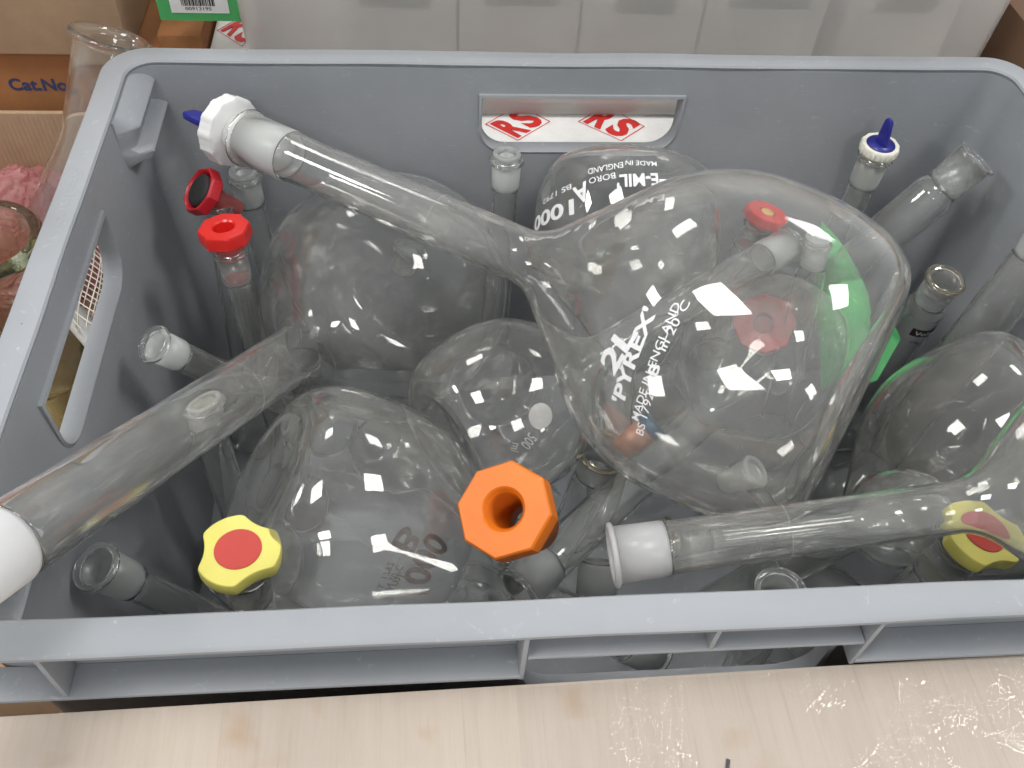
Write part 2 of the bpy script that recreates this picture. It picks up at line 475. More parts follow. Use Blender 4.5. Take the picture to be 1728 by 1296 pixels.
# ------------------------------------------------------------------ building helpers
def link(name, me, mat=None, parent=None, sharp=None):
    o = bpy.data.objects.new(name, me); col.objects.link(o)
    if mat and not me.materials: me.materials.append(MATS[mat])
    if parent is not None: o.parent = parent
    if sharp is not None:
        for p in me.polygons: p.use_smooth = True
        me.set_sharp_from_angle(angle=math.radians(sharp))
    return o
def tag(o, label, cat, group=None, kind=None):
    o['label'] = label; o['category'] = cat
    if group: o['group'] = group
    if kind: o['kind'] = kind
    return o
def empty(name, mat4=None):
    o = bpy.data.objects.new(name, None); col.objects.link(o); o.empty_display_size = .02
    if mat4 is not None: o.matrix_world = mat4
    return o
def frame(axis, origin=(0, 0, 0), spin=0):
    z = Vector(axis).normalized(); x = Vector((0, 0, 1)).cross(z)
    if x.length < 1e-3: x = Vector((1, 0, 0))
    x.normalize(); y = z.cross(x)
    if spin: x, y = math.cos(spin)*x+math.sin(spin)*y, -math.sin(spin)*x+math.cos(spin)*y
    return Matrix(((x.x, y.x, z.x, origin[0]), (x.y, y.y, z.y, origin[1]), (x.z, y.z, z.z, origin[2]), (0, 0, 0, 1)))
def lathe(profile, seg=64, closed=False):
    """profile of (r, z); r == 0 collapses to one vertex"""
    vs, fs, rows = [], [], []
    for r, z in profile:
        if r < 1e-7: rows.append([len(vs)]); vs.append((0, 0, z))
        else:
            rows.append(list(range(len(vs), len(vs)+seg)))
            vs += [(r*math.cos(2*math.pi*k/seg), r*math.sin(2*math.pi*k/seg), z) for k in range(seg)]
    pairs = list(zip(rows, rows[1:])) + ([(rows[-1], rows[0])] if closed else [])
    for a, b in pairs:
        for k in range(seg):
            k2 = (k+1) % seg
            if len(a) == 1 and len(b) == 1: continue
            if len(a) == 1: fs.append((a[0], b[k2], b[k]))
            elif len(b) == 1: fs.append((a[k], a[k2], b[0]))
            else: fs.append((a[k], a[k2], b[k2], b[k]))
    me = bpy.data.meshes.new('lathe'); me.from_pydata(vs, [], fs); me.update()
    for p in me.polygons: p.use_smooth = True
    bm = bmesh.new(); bm.from_mesh(me); bmesh.ops.recalc_face_normals(bm, faces=bm.faces); bm.to_mesh(me); bm.free()
    return me
def loft(rings, cap0=True, cap1=True):
    """rings of equal point count"""
    n = len(rings[0]); vs = [p for r in rings for p in r]; fs = []
    for i in range(len(rings)-1):
        for k in range(n):
            k2 = (k+1) % n; fs.append((i*n+k, i*n+k2, (i+1)*n+k2, (i+1)*n+k))
    if cap0: fs.append(tuple(range(n))[::-1])
    if cap1: fs.append(tuple(range((len(rings)-1)*n, len(rings)*n)))
    me = bpy.data.meshes.new('loft'); me.from_pydata(vs, [], fs); me.update()
    bm = bmesh.new(); bm.from_mesh(me); bmesh.ops.recalc_face_normals(bm, faces=bm.faces); bm.to_mesh(me); bm.free()
    return me
def ring(rfun, z, n=48): return [(rfun(2*math.pi*k/n)*math.cos(2*math.pi*k/n), rfun(2*math.pi*k/n)*math.sin(2*math.pi*k/n), z) for k in range(n)]
def circ(r): return lambda t: r
def octa(r):
    ap = r*math.cos(math.pi/8)
    return lambda t: ap/math.cos(((t+math.pi/8) % (math.pi/4))-math.pi/8)
def star(r):
    def f(t):
        a = ((t+math.pi/3) % (2*math.pi/3))-math.pi/3; c, rho = 1.87*r, 1.08*r
        d = c*c*math.cos(a)**2-(c*c-rho*rho)
        if d <= 0: return r
        q = c*math.cos(a)-math.sqrt(d); return -math.log(math.exp(-24*q/r)+math.exp(-24))/24*r
    return f
def ribbed(r, n): return lambda t: r*(1+(.035 if (t*n/(2*math.pi)) % 1 < .35 else 0))
def box_mesh(x0, x1, y0, y1, z0, z1, bevel=0):
    bm = bmesh.new(); bmesh.ops.create_cube(bm, size=1)
    for v in bm.verts: v.co = Vector(((x0+x1)/2+v.co.x*(x1-x0), (y0+y1)/2+v.co.y*(y1-y0), (z0+z1)/2+v.co.z*(z1-z0)))
    if bevel: bmesh.ops.bevel(bm, geom=bm.edges[:], offset=bevel, segments=2, affect='EDGES', profile=.6)
    me = bpy.data.meshes.new('box'); bm.to_mesh(me); bm.free(); return me
def box(name, x0, x1, y0, y1, z0, z1, mat, parent=None, bevel=0):
    return link(name, box_mesh(x0, x1, y0, y1, z0, z1, bevel), mat, parent, 40 if bevel else None)
def rrect(hx, hy, r, z, n=8, cx=0, cyy=0):
    pts = []
    for sx, sy, a0 in ((1, 1, 0), (-1, 1, 90), (-1, -1, 180), (1, -1, 270)):
        for k in range(n+1):
            a = math.radians(a0+90*k/n); pts.append((cx+sx*(hx-r)+r*math.cos(a), cyy+sy*(hy-r)+r*math.sin(a), z))
    return pts
def tube_path(pts, r, sides=6):
    vs, fs = [], []
    P = [Vector(p) for p in pts]; up = Vector((.13, .37, .92))
    for i, p in enumerate(P):
        d = (P[min(i+1, len(P)-1)]-P[max(i-1, 0)]).normalized(); a = d.cross(up).normalized(); b = a.cross(d)
        vs += [p+r*(math.cos(2*math.pi*k/sides)*a+math.sin(2*math.pi*k/sides)*b) for k in range(sides)]
    for i in range(len(P)-1):
        for k in range(sides):
            k2 = (k+1) % sides; fs.append((i*sides+k, i*sides+k2, (i+1)*sides+k2, (i+1)*sides+k))
    fs += [tuple(range(sides))[::-1], tuple(range((len(P)-1)*sides, len(P)*sides))]
    return vs, fs
def glyphs(s, bold=0, extrude=0):
    """lettering as a triangulated mesh; returns verts, faces and its box"""
    cu = bpy.data.curves.new('lettering', 'FONT'); cu.body = s; cu.size = 1; cu.offset = (.006, .03, .045)[bold]
    cu.extrude = extrude; cu.resolution_u = 3
    o = bpy.data.objects.new('lettering', cu); col.objects.link(o)
    dg = bpy.context.evaluated_depsgraph_get(); me = bpy.data.meshes.new_from_object(o.evaluated_get(dg))
    bpy.data.objects.remove(o)
    bm = bmesh.new(); bm.from_mesh(me); bmesh.ops.triangulate(bm, faces=bm.faces)
    if not extrude: bmesh.ops.subdivide_edges(bm, edges=[e for e in bm.edges if e.calc_length() > .25], cuts=1)
    bm.to_mesh(me); bm.free()
    vs = [v.co.copy() for v in me.vertices]; fs = [tuple(p.vertices) for p in me.polygons]; bpy.data.meshes.remove(me)
    lo = [min(v[i] for v in vs) for i in (0, 1)]; hi = [max(v[i] for v in vs) for i in (0, 1)]
    return vs, fs, lo, hi
def mesh_of(vs, fs, name='m'):
    me = bpy.data.meshes.new(name); me.from_pydata([tuple(v) for v in vs], [], fs); me.update(); return me
def map_text(name, s, fn, mat, parent=None, bold=0, extrude=0):
    """fn maps (u, v, w) in the unit text box to a point"""
    vs, fs, lo, hi = glyphs(s, bold, extrude)
    q = [fn((v.x-lo[0])/(hi[0]-lo[0]), (v.y-lo[1])/(hi[1]-lo[1]), v.z) for v in vs]
    return link(name, mesh_of(q, fs), mat, parent)

# ------------------------------------------------------------------ glassware
def outer_profile(f):
    R, rn, L, rj, jl = f['R'], f['rn'], f['L'], f['rj'], f['jl']
    A = .84*R; rb = .62*R; pts = [(0, .085*R), (rb*.35, .075*R), (rb*.65, .04*R), (rb*.88, .008*R), (rb*.96, 0)]
    for k in range(17):
        q = k/16; pts.append((R*((1-q)**3*.62+3*q*(1-q)**2*.86+3*q*q*(1-q)+q**3), 3*q*q*(1-q)*.36*A+q**3*A))
    ph = 4
    while ph <= 42: pts.append((R*math.cos(math.radians(ph)), A+R*math.sin(math.radians(ph)))); ph += 4
    r0, a0 = pts[-1]; T = math.tan(math.radians(42)); an = a0+(r0-rn)/T
    fil = min(.35*(an-a0), .012 if R > .04 else .008)
    p0 = Vector((rn+fil*T*.9, an-fil*.9)); p1 = Vector((rn, an)); p2 = Vector((rn, an+fil*.9))
    for k in range(1, 4): t = k/4; pts.append((r0+(p0.x-r0)*t, a0+(p0.y-a0)*t))
    for k in range(9):
        t = k/8; q = (1-t)**2*p0+2*t*(1-t)*p1+t*t*p2; pts.append((q.x, q.y))
    top = L-jl
    for k in range(1, 5): pts.append((rn, p2.y+(top-.008-p2.y)*k/4))
    for k in range(1, 7): t = k/6; pts.append((rn+(rj-.0004-rn)*(.5-.5*math.cos(math.pi*t)), top-.008+.008*t))
    return pts
def offset_in(pts, t):
    out = []
    for i, (r, a) in enumerate(pts):
        p, q = pts[max(i-1, 0)], pts[min(i+1, len(pts)-1)]
        dx, dy = q[0]-p[0], q[1]-p[1]; l = math.hypot(dx, dy) or 1
        nr, na = -dy/l, dx/l
        if i == 0: nr, na = 0, 1
        out.append((max(r+nr*t, 0 if i else 0), a+na*t))
    return out
def radius_at(f, a):
    if 'prof' not in f: f['prof'] = outer_profile(f)[5:]
    P = f['prof']
    for (r0, a0), (r1, a1) in zip(P, P[1:]):
        if a0 <= a <= a1: return r0+(r1-r0)*(a-a0)/max(a1-a0, 1e-9)
    return P[0][0] if a < P[0][1] else f['rn']
FL_OBJ = {}
def flask(key, name, label, group, glass='clear_glass', joint='frosted', seg=None, bead='clear_glass', cat='flask'):
    f = FLASKS[key]; e = empty(name, frame(f['axis'], f['base'])); tag(e, label, cat, group)
    seg = seg or (96 if f['R'] > .05 else 48)
    outer = outer_profile(f); inner = offset_in(outer, f['t'])
    k0 = next(i for i, p in enumerate(inner) if p[1] > f['t']*.5)
    inner[0] = (0, outer[0][1]+f['t']*1.4)
    link('glass_body', lathe(outer+inner[::-1], seg), glass, e)
    L, rj, jl, t = f['L'], f['rj'], f['jl'], .0021
    b = L-jl+.0002; bead_r = .0016
    link('ground_joint', lathe([(rj-t-.0008, b), (rj-.0004, b), (rj, b+.002), (rj+.0003, L-.0030), (rj-t+.0006, L-.0030)], 48, closed=True), joint, e)
    bp = [(rj-t+.0006+.0004, L-.0028), (rj+.0002, L-.0028)]
    for k in range(9): a = -math.pi/2*.8+math.pi*.9*k/8; bp.append((rj+.0006+bead_r*math.cos(a), L-.0013+bead_r*math.sin(a)*.8))
    bp += [(rj-.0008, L), (rj-t+.0009, L-.0006)]
    link('rim', lathe(bp, 48, closed=True), bead, e)
    FL_OBJ[key] = e; return e
def on_glass(f, a, th, off=.00025):
    r = radius_at(f, a); dr = (radius_at(f, a+.0005)-radius_at(f, a-.0005))/.001
    n = Vector((1, -dr)).normalized()
    return Vector(((r+n.x*off)*math.cos(th), (r+n.x*off)*math.sin(th), a+n.y*off))
def print_on(key, s, a0, th0, psi, width, cap, mat, bold):
    f = FLASKS[key]; vs, fs, lo, hi = glyphs(s, bold)
    capu = .73; sy = cap/capu; sx = width/(hi[0]-lo[0]); cx, cyy = (lo[0]+hi[0])/2, capu/2
    r0 = max(radius_at(f, a0), .004); q = []
    for v in vs:
        x, y = (v.x-cx)*sx, (v.y-cyy)*sy
        s_, t_ = x*math.cos(psi)-y*math.sin(psi), x*math.sin(psi)+y*math.cos(psi)
        q.append(on_glass(f, a0+t_, th0+s_/r0))
    return link('printed_lettering', mesh_of(q, fs), mat, FL_OBJ[key])
def disc_on(key, a0, th0, rad, mat, name, inner=0):
    f = FLASKS[key]; r0 = radius_at(f, a0); q, fs = [], []; n = 40
    radii = [inner, rad] if inner else [0, rad*.5, rad]
    for rr in radii:
        for k in range(n):
            an = 2*math.pi*k/n; q.append(on_glass(f, a0+rr*math.sin(an), th0+rr*math.cos(an)/r0, .0003))
    for i in range(len(radii)-1):
        for k in range(n): fs.append((i*n+k, i*n+(k+1) % n, (i+1)*n+(k+1) % n, (i+1)*n+k))
    return link(name, mesh_of(q, fs), mat, FL_OBJ[key])

# stoppers; local z = 0 at the mouth of the neck, +z outwards
def plug_mesh(r, ln, up=.0):
    return lathe([(0, -ln), (r*.80, -ln), (r*.86, -ln+.0008), (r*.985, up), (r*.985, up+.0006), (0, up+.0006)], 40)
def mouth_frame(key, out=0, spin=0):
    f = FLASKS[key]; a = Vector(f['axis']); return frame(a, Vector(f['base'])+a*(f['L']+out), spin)
def oct_stopper(name, label, M, rh, hh, rp, lp, mat, plugmat, group, hole=.40, thread=False, dot=None, gap=.004):
    e = empty(name, M); tag(e, label, 'stopper', group)
    h0 = gap; rings = [ring(octa(rh*.93), h0), ring(octa(rh), h0+.0012), ring(octa(rh), h0+hh-.0016), ring(octa(rh*.985), h0+hh-.0006), ring(octa(rh*.95), h0+hh),
                       ring(circ(rh*hole+.0010), h0+hh), ring(circ(rh*hole), h0+hh-.0009)]
    depth = hh*2.9 if thread else hh*.75
    if thread:
        for k in range(14):
            z = h0+hh-.002-depth*k/15; rings += [ring(circ(rh*hole*.97), z), ring(circ(rh*hole*.88), z-depth/30)]
    rings.append(ring(circ(rh*hole*.88), h0+hh-depth))
    link('head', loft(rings, not thread, not thread), mat, e, 35)
    if thread: link('plug', lathe([(rh*hole*1.03, -lp), (rp*.85, -lp), (rp, 0), (rp, h0-.0003), (rh*hole*1.03, h0-.0003)], 40, closed=True), plugmat, e)
    else: link('plug', lathe([(0, -lp), (rp*.8, -lp), (rp*.85, -lp+.001), (rp, 0), (rp, h0-.0003), (0, h0-.0003)], 40), plugmat, e)
    if dot:
        link('dot', lathe([(0, h0+hh-depth+.0004), (rh*hole*.84, h0+hh-depth+.0004), (rh*hole*.84, h0+hh-.0006), (rh*hole*.6, h0+hh+.0002), (0, h0+hh+.0004)], 32), dot, e)
    return e
def star_stopper(name, label, M, rh, hh, rp, lp, group, gap=.006, plug='cream_plug'):
    e = empty(name, M); tag(e, label, 'stopper', group); z = gap
    rr = [ring(star(rh*.90), z, 96), ring(star(rh*.97), z+.0008, 96), ring(star(rh), z+.0025, 96), ring(star(rh), z+hh-.0011, 96), ring(star(rh*.985), z+hh-.0003, 96), ring(star(rh*.965), z+hh, 96)]
    link('head', loft(rr), 'yellow_plastic', e, 24)
    link('disc', lathe([(0, z+hh+.0002), (rh*.55, z+hh+.0002), (rh*.545, z+hh+.0005), (0, z+hh+.0005)], 48), 'red_disc', e, 30)
    link('collar', lathe([(rp*.9, -.001), (rp*1.12, .0005), (rp*1.15, z-.0004), (rp*.9, z-.0004)], 40, closed=True), 'cream_plastic', e)
    link('plug', plug_mesh(rp, lp), plug, e); return e
def tap_stopper(name, label, M, rc, hc, rp, lp, group, plug, fin=True, gap=.004):
    e = empty(name, M); tag(e, label, 'stopper', group); z = gap; n = 96
    rr = [ring(ribbed(rc*.93, 12), z, n), ring(ribbed(rc, 12), z+.001, n), ring(ribbed(rc, 12), z+hc-.001, n), ring(ribbed(rc*.95, 12), z+hc, n), ring(circ(rc*.77), z+hc, n), ring(circ(rc*.76), z+hc-.0015, n)]
    link('cap', loft(rr), plug if plug != 'cream_plug' else 'cream_plastic', e, 40)
    link('plug', lathe([(0, -lp), (rp*.84, -lp), (rp*.88, -lp+.001), (rp, -.001), (rp*.9, z-.0005), (0, z-.0005)], 40), plug, e)
    d = link('tap_disc', lathe([(0, z+hc-.0012), (rc*.74, z+hc-.0012), (rc*.73, z+hc+.0004), (0, z+hc+.0006)], 40), 'blue_plastic', e)
    rr = []
    for h, w, t, o in ((0, .0052, .0021, 0), (.004, .0046, .0019, 0), (.012, .0036, .0017, .0008), (.0165, .0030, .0015, .0012), (.018, .0018, .0009, .0012)):
        rr.append(rrect(w*rc/.0125, t*rc/.0125, t*.7*rc/.0125, z+hc+.0006+h*rc/.0125, 4, o))
    link('fin', loft(rr), 'blue_plastic', d, 40); return e
def glass_stopper(name, label, M, rp, lp, group, mat='frosted_white', top=.45):
    e = empty(name, M); tag(e, label, 'stopper', group)
    o = [(0, -lp), (rp*.78, -lp), (rp*.84, -lp+.0012), (rp, -.001)]
    link('plug', lathe(o+[(rp*1.02, 0), (rp*.74, 0), (rp*.60, -lp*top*1.6), (0, -lp*top*1.7)], 40), mat, e)
    link('head', lathe([(rp*.75, .0003), (rp*.95, .0003), (rp*1.14, .0014), (rp*1.20, .0028), (rp*1.12, .0042), (rp*.95, .0046), (rp*.80, .0036)], 40, closed=True), 'frosted_light', e)
    return e
# ------------------------------------------------------------------ the setting
bench = box('bench_top', -2.0, 2.0, -1.6, 2.0, -.36, -.312, 'bench_board'); bench['kind'] = 'structure'

# ------------------------------------------------------------------ the grey crate
crate = empty('plastic_crate', Matrix.Translation((0, 0, -.308)))
tag(crate, 'grey plastic stacking crate filled with laboratory flasks', 'crate')
def cpart(name, me, sharp=None):
    me.transform(Matrix.Translation((0, 0, .308))); return link(name, me, 'grey_crate_plastic', crate, sharp)
TOPX, TOPY, BOTX, BOTY, WT = .285, .185, .271, .171, .003
def wall_x(z): return TOPX+(BOTX-TOPX)*(-z/.30)
HOLE_W, HOLE_T, HOLE_B, HOLE_R = .0665, -.0235, -.0645, .017
def hole_outline(grow=0.0, bottom=HOLE_B):
    w, t, b, r = HOLE_W+grow, HOLE_T+grow, bottom-grow, HOLE_R+grow
    pts = [(-w, t), (w, t)]
    for k in range(9): a = math.radians(-90*k/8); pts.append((w-r+r*math.cos(a), b+r+r*math.sin(a)))
    for k in range(9): a = math.radians(-90-90*k/8); pts.append((-w+r+r*math.cos(a), b+r+r*math.sin(a)))
    return pts[:2]+[p for p in pts[2:]]
def shell():
    rings = []
    for z in (-.304, -.29, -.20, -.12, -.06, -.0035):
        k = -max(z, -.30)/.30; rings.append(rrect(TOPX+(BOTX-TOPX)*k+WT, TOPY+(BOTY-TOPY)*k+WT, .016+.006*k+WT, z))
    for z in (-.0035, -.03, -.06, -.12, -.20, -.292, -.300):
        k = -z/.30; s = .008 if z == -.300 else 0
        rings.append(rrect(TOPX+(BOTX-TOPX)*k-s, TOPY+(BOTY-TOPY)*k-s, .016+.006*k-s*.4, z))
    return loft(rings)
body_me = shell()
body = bpy.data.objects.new('body', body_me); col.objects.link(body)
def prism(outline, side, d0, d1):
    """extrude a wall outline (s, z) along the outward direction of one side"""
    def P(s, z, d):
        return {'back': (s, d, z), 'front': (s, -d, z), 'left': (-d, s, z), 'right': (d, s, z)}[side]
    return loft([[P(s, z, d0) for s, z in outline], [P(s, z, d1) for s, z in outline]])
cutters = []
for side in ('back', 'front', 'left', 'right'):
    base = .185 if side in ('back', 'front') else .285
    c = bpy.data.objects.new('cut', prism(hole_outline(.0026, -.084 if side == 'front' else HOLE_B), side, base-.02, base+.02)); col.objects.link(c)
    md = body.modifiers.new('b', 'BOOLEAN'); md.operation = 'DIFFERENCE'; md.object = c; md.solver = 'EXACT'; cutters.append(c)
dg = bpy.context.evaluated_depsgraph_get(); dg.update()
cut_me = bpy.data.meshes.new_from_object(body.evaluated_get(dg)); cut_me.materials.clear()
bpy.data.objects.remove(body)
for c in cutters: bpy.data.objects.remove(c)
cpart('body', cut_me, 35)
# grip tunnels round the hand holes, out to the rim
for side in ('back', 'front', 'left', 'right'):
    base = .185 if side in ('back', 'front') else .285
    hb = -.084 if side == 'front' else HOLE_B
    o_, i_ = hole_outline(.0024, hb), hole_outline(0, hb)
    d0, d1 = base-.0036, base+(.0040 if side == 'front' else .0070)
    def P(s, z, d): return {'back': (s, d, z), 'front': (s, -d, z), 'left': (-d, s, z), 'right': (d, s, z)}[side]
    rings = [[P(s, z, d) for s, z in q] for q, d in ((o_, d0+.0007), (o_, d1), (i_, d1), (i_, d0+.0010), (hole_outline(.0008, hb), d0), (o_, d0+.0007))]
    cpart('grip_tunnel', loft(rings, False, False), 40)
# rim: a flat ring with rounded corners and softened edges
_rr = [(.2855, .1855, .017, -.0040), (.2845, .1845, .016, -.0012), (.2855, .1855, .0165, 0), (.2985, .1985, .0245, 0), (.3000, .2000, .0255, -.0012), (.3000, .2000, .0255, -.0030), (.2985, .1985, .0245, -.0036), (.2855, .1855, .017, -.0040)]
_n = 40; rings = []
for a, b, r, z in _rr:
    base_ring = rrect(a, b, r, z, 8); full = []
    for i, p in enumerate(base_ring):
        q = base_ring[(i+1) % len(base_ring)]; straight = (i+1) % 9 == 0
        cnt = _n if straight else 1
        for k in range(cnt): full.append(tuple(Vector(p)+(Vector(q)-Vector(p))*k/cnt))
    rings.append([(x+.0006*noise.noise(Vector((x*14, y*14, 1))), y+.0008*noise.noise(Vector((x*16, y*16, 5))), z+.0008*noise.noise(Vector((x*12, y*12, 9)))) for x, y, z in full])
cpart('rim', loft(rings, False, False), 40)
# lower flange all round, broken at the hand holes, and the webs between it and the rim
def web(name, x0, x1, y0, y1, z0, z1): cpart(name, box_mesh(x0, x1, y0, y1, z0, z1, .0006), 40)
for s in (-1, 1):
    for x0, x1 in ((-.2995, -.0700), (.0700, .2995)):
        web('flange', x0, x1, min(s*.1862, s*.2002), max(s*.1862, s*.2002), -.0405, -.0380)
    web('grip_ledge', -.0683, .0683, min(s*.1862, s*.1997), max(s*.1862, s*.1997), -.0228, -.0206)
    for y0, y1 in ((-.1855, -.0700), (.0700, .1855)):
        web('flange', min(s*.2862, s*.3002), max(s*.2862, s*.3002), y0, y1, -.0405, -.0380)
    web('grip_ledge', min(s*.2862, s*.2997), max(s*.2862, s*.2997), -.0683, .0683, -.0228, -.0206)
    for x in (-.247, -.0697, .0697, .247):
        web('web', x-.0011, x+.0011, min(s*.1864, s*.1998), max(s*.1864, s*.1998), -.0380 if abs(x) > .1 else -.0425, -.0038)
    web('web', .0034, .0056, min(s*.1864, s*.1996), max(s*.1864, s*.1996), -.0206, -.0038)
    for y in (-.15, -.0697, .0697, .15):
        web('web', min(s*.2864, s*.2998), max(s*.2864, s*.2998), y-.0011, y+.0011, -.0380, -.0038)
# moulded stacking pads inside the corners
def pad(sx, sy):
    prof = [(0.0, -.0036), (.0110, -.0125), (.0118, -.0140), (.0070, -.0250), (.0070, -.0300), (.0150, -.0335), (.0160, -.0350), (.0135, -.0410), (.0040, -.0455), (-.0015, -.0480), (-.0015, -.0036)]
    ys = [.124, .1285, .133, .183]; sc = [.0, .55, 1, 1]; prof = [(a, -.0036+(z+.0036)*.8) for a, z in prof]
    rings = []
    for y, k in zip(ys, sc):
        rings.append([(sx*(.2846-(.0008-.0)-(px*k if px > 0 else px)), sy*y, z) for px, z in prof])
    cpart('stacking_pad', loft(rings), 30)
pad(-1, 1); pad(-1, -1)
# raised maker's lettering on the left rim
vs, fs, lo, hi = glyphs('Stalpro', 0, .02)
q = []
for v in vs:
    x, y = -.2955+.0068*(v.y-lo[1])/(hi[1]-lo[1]), .078-.047*(v.x-lo[0])/(hi[0]-lo[0])
    q.append(Vector((x, y, .308+.0008*noise.noise(Vector((x*12, y*12, 9)))+(.00010 if v.z > 0 else -.0008))))
link('raised_lettering', mesh_of(q, fs), 'grey_crate_plastic', crate)

# ------------------------------------------------------------------ flasks in the crate
G_BIG = 'large round flasks lying on top'; G_NECK = 'small flasks standing in the crate'
flask('A', 'volumetric_flask', 'large two litre glass flask lying on top, white capped neck pointing to the left corner', G_BIG)
flask('B', 'volumetric_flask', 'big flask whose thick neck slants to the lower left with a white plug', G_BIG, joint='matt_white', bead='matt_white')
flask('C', 'volumetric_flask', 'round flask at lower left printed B 1000 in brown, behind the yellow stopper', G_BIG)
flask('D', 'volumetric_flask', 'mid-sized flask in the middle showing its hollow base towards the left', G_BIG)
flask('E', 'volumetric_flask', 'flask with brown print seen under the two litre flask, frosted mouth at the front rim', G_BIG, joint='frosted')
flask('F', 'volumetric_flask', 'flask lying along the front right, white frosted mouth pointing left', G_BIG, joint='frosted_white', bead='frosted_white')
flask('G', 'volumetric_flask', 'dusty dark looking round flask against the right side of the crate', G_BIG, 'dusty_hazy_glass')
flask('H', 'volumetric_flask', 'upside down flask printed A 1000 in white below the rear hand hole', G_BIG)
flask('I', 'small_flask', 'slim flask under the bright red octagonal stopper at the left', G_NECK, joint='frosted_clear')
flask('J', 'small_flask', 'slim flask under the dark red tilted stopper in the left rear', G_NECK, joint='frosted_light')
flask('K', 'small_flask', 'slim flask with frosted glass stopper just right of the dark red stopper', G_NECK, joint='frosted_light')
flask('L', 'small_flask', 'tilted flask whose frosted mouth leans on the left wall', G_NECK)
flask('M', 'small_flask', 'upright flask with yellowish stopper seen through the slanting thick neck', G_NECK, joint='frosted_light')
flask('N', 'small_flask', 'upright flask with a frosted mouth just under the rear hand hole', G_NECK)
flask('O', 'small_flask', 'upright flask under the red stopper with an ochre dot', G_NECK, joint='frosted_clear')
flask('Q', 'small_flask', 'upright flask with a glass stopper in front of the green card', G_NECK, joint='frosted_light')
flask('S', 'small_flask', 'upright flask under the blue and white tap stopper at the rear right', G_NECK, joint='frosted_light')
flask('T', 'small_flask', 'leaning flask with wide open frosted mouth in the right rear corner', G_NECK, joint='frosted_clear')
flask('U', 'small_flask', 'open flask with black print on its neck beside the green card', G_NECK, joint='frosted_clear', bead='brown_rim_glass')
flask('TT', 'small_flask', 'flask with a long wide neck leaning up against the right wall', G_NECK, joint='frosted_light')
flask('W', 'small_flask', 'upright flask under the yellow stopper at the lower left', G_NECK, joint='frosted_clear')
flask('X', 'small_flask', 'upright flask under the yellow stopper at the lower right', G_NECK, joint='frosted_clear')
flask('Y', 'small_flask', 'tilted flask with grey frosted mouth near the front left corner', G_NECK, joint='frosted_light')
flask('AA', 'small_flask', 'open flask with a brownish rim just above the orange stopper', G_NECK, joint='frosted_light', bead='brown_rim_glass')
flask('RING', 'small_flask', 'open flask whose mouth just shows over the front rim at right', G_NECK, joint='frosted_light')
flask('P1', 'small_flask', 'open flask with brownish rim lying under the front right neck', G_NECK, joint='frosted_clear', bead='brown_rim_glass')
flask('U1', 'small_flask', 'small flask lying on the crate floor below the orange stopper', G_NECK, joint='frosted')
flask('U2', 'small_flask', 'small flask lying on the crate floor below the dusty right flask', G_NECK, joint='frosted')
flask('U3', 'small_flask', 'small flask lying on the crate floor below the thick necked flask', G_NECK, joint='frosted')
for pr in PRINTS: print_on(*pr)
disc_on('E', *EMBLEM_E, .0085, 'print_brown', 'printed_emblem', .0076)
disc_on('D', *DISC_D, .0068, 'print_grey', 'printed_disc')
# black label box with reversed lettering on the neck of the open flask
fU = FLASKS['U']; qs = []
for k in range(7):
    th = LABEL_U[1]-.75+1.5*k/6; qs += [on_glass(fU, LABEL_U[0]-.0038, th, .0002), on_glass(fU, LABEL_U[0]+.0038, th, .0002)]
link('printed_label', mesh_of(qs, [(2*k, 2*k+2, 2*k+3, 2*k+1) for k in range(6)]), 'print_black', FL_OBJ['U'])
print_on('U', 'Volac', LABEL_U[0], LABEL_U[1], 0, .015, .0042, 'print_white', 0)
# graduation rings on the long necks
for key, a in (('A', .235), ('B', .235), ('F', .19), ('E', .19)):
    f = FLASKS[key]; r = f['rn']+.00012
    link('graduation_ring', lathe([(r, a-.00008), (r+.00006, a-.00008), (r+.00006, a+.00008), (r, a+.00008)], 64, closed=True), 'print_grey', FL_OBJ[key])

# ------------------------------------------------------------------ stoppers
G_ST = 'stoppers of the flasks'
tap_stopper('tap_stopper', 'big white ribbed cap with a blue tap on the two litre flask', mouth_frame('A', 0, .3), .0205, .011, .0133, .030, G_ST, 'white_plastic', gap=.008)
fB = FLASKS['B']; eB = empty('white_plug', mouth_frame('B', 0)); tag(eB, 'smooth white plastic plug in the thick slanting neck', 'stopper', G_ST)
link('plug', lathe([(0, -.036), (.0118, -.036), (.0124, -.035), (.0130, .002), (.0136, .030), (.0130, .0315), (0, .0315)], 64), 'matt_white', eB)
link('head', lathe([(.0146, .0318), (.0225, .033), (.0232, .035), (.0232, .042), (.0222, .044), (0, .044), (0, .0318)], 64), 'white_plastic', eB)
oct_stopper('octagonal_stopper', 'bright red octagonal stopper with a round hole at the left', mouth_frame('I', 0, .2), .0152, .0095, .0070, .020, 'red_plastic', 'pink_plug', G_ST, .40, gap=.007)
oct_stopper('octagonal_stopper', 'dark red tilted stopper with black centre behind the bright red one', frame((-.58, -.20, .62), Vector(FLASKS['J']['base'])+Vector(FLASKS['J']['axis'])*(FLASKS['J']['L']+.002)), .0152, .0085, .0062, .016, 'dark_red_plastic', 'pink_plug', G_ST, .80, dot='black_foam', gap=.006)
glass_stopper('glass_stopper', 'frosted glass stopper beside the dark red stopper', mouth_frame('K', .001), .0076, .019, G_ST)
glass_stopper('glass_stopper', 'frosted glass stopper just below the rear hand hole', mouth_frame('N', .001), .0078, .018, G_ST)
glass_stopper('glass_stopper', 'yellowish frosted stopper seen through the slanting thick neck', mouth_frame('M', .001), .0086, .020, G_ST, 'frosted_yellow')
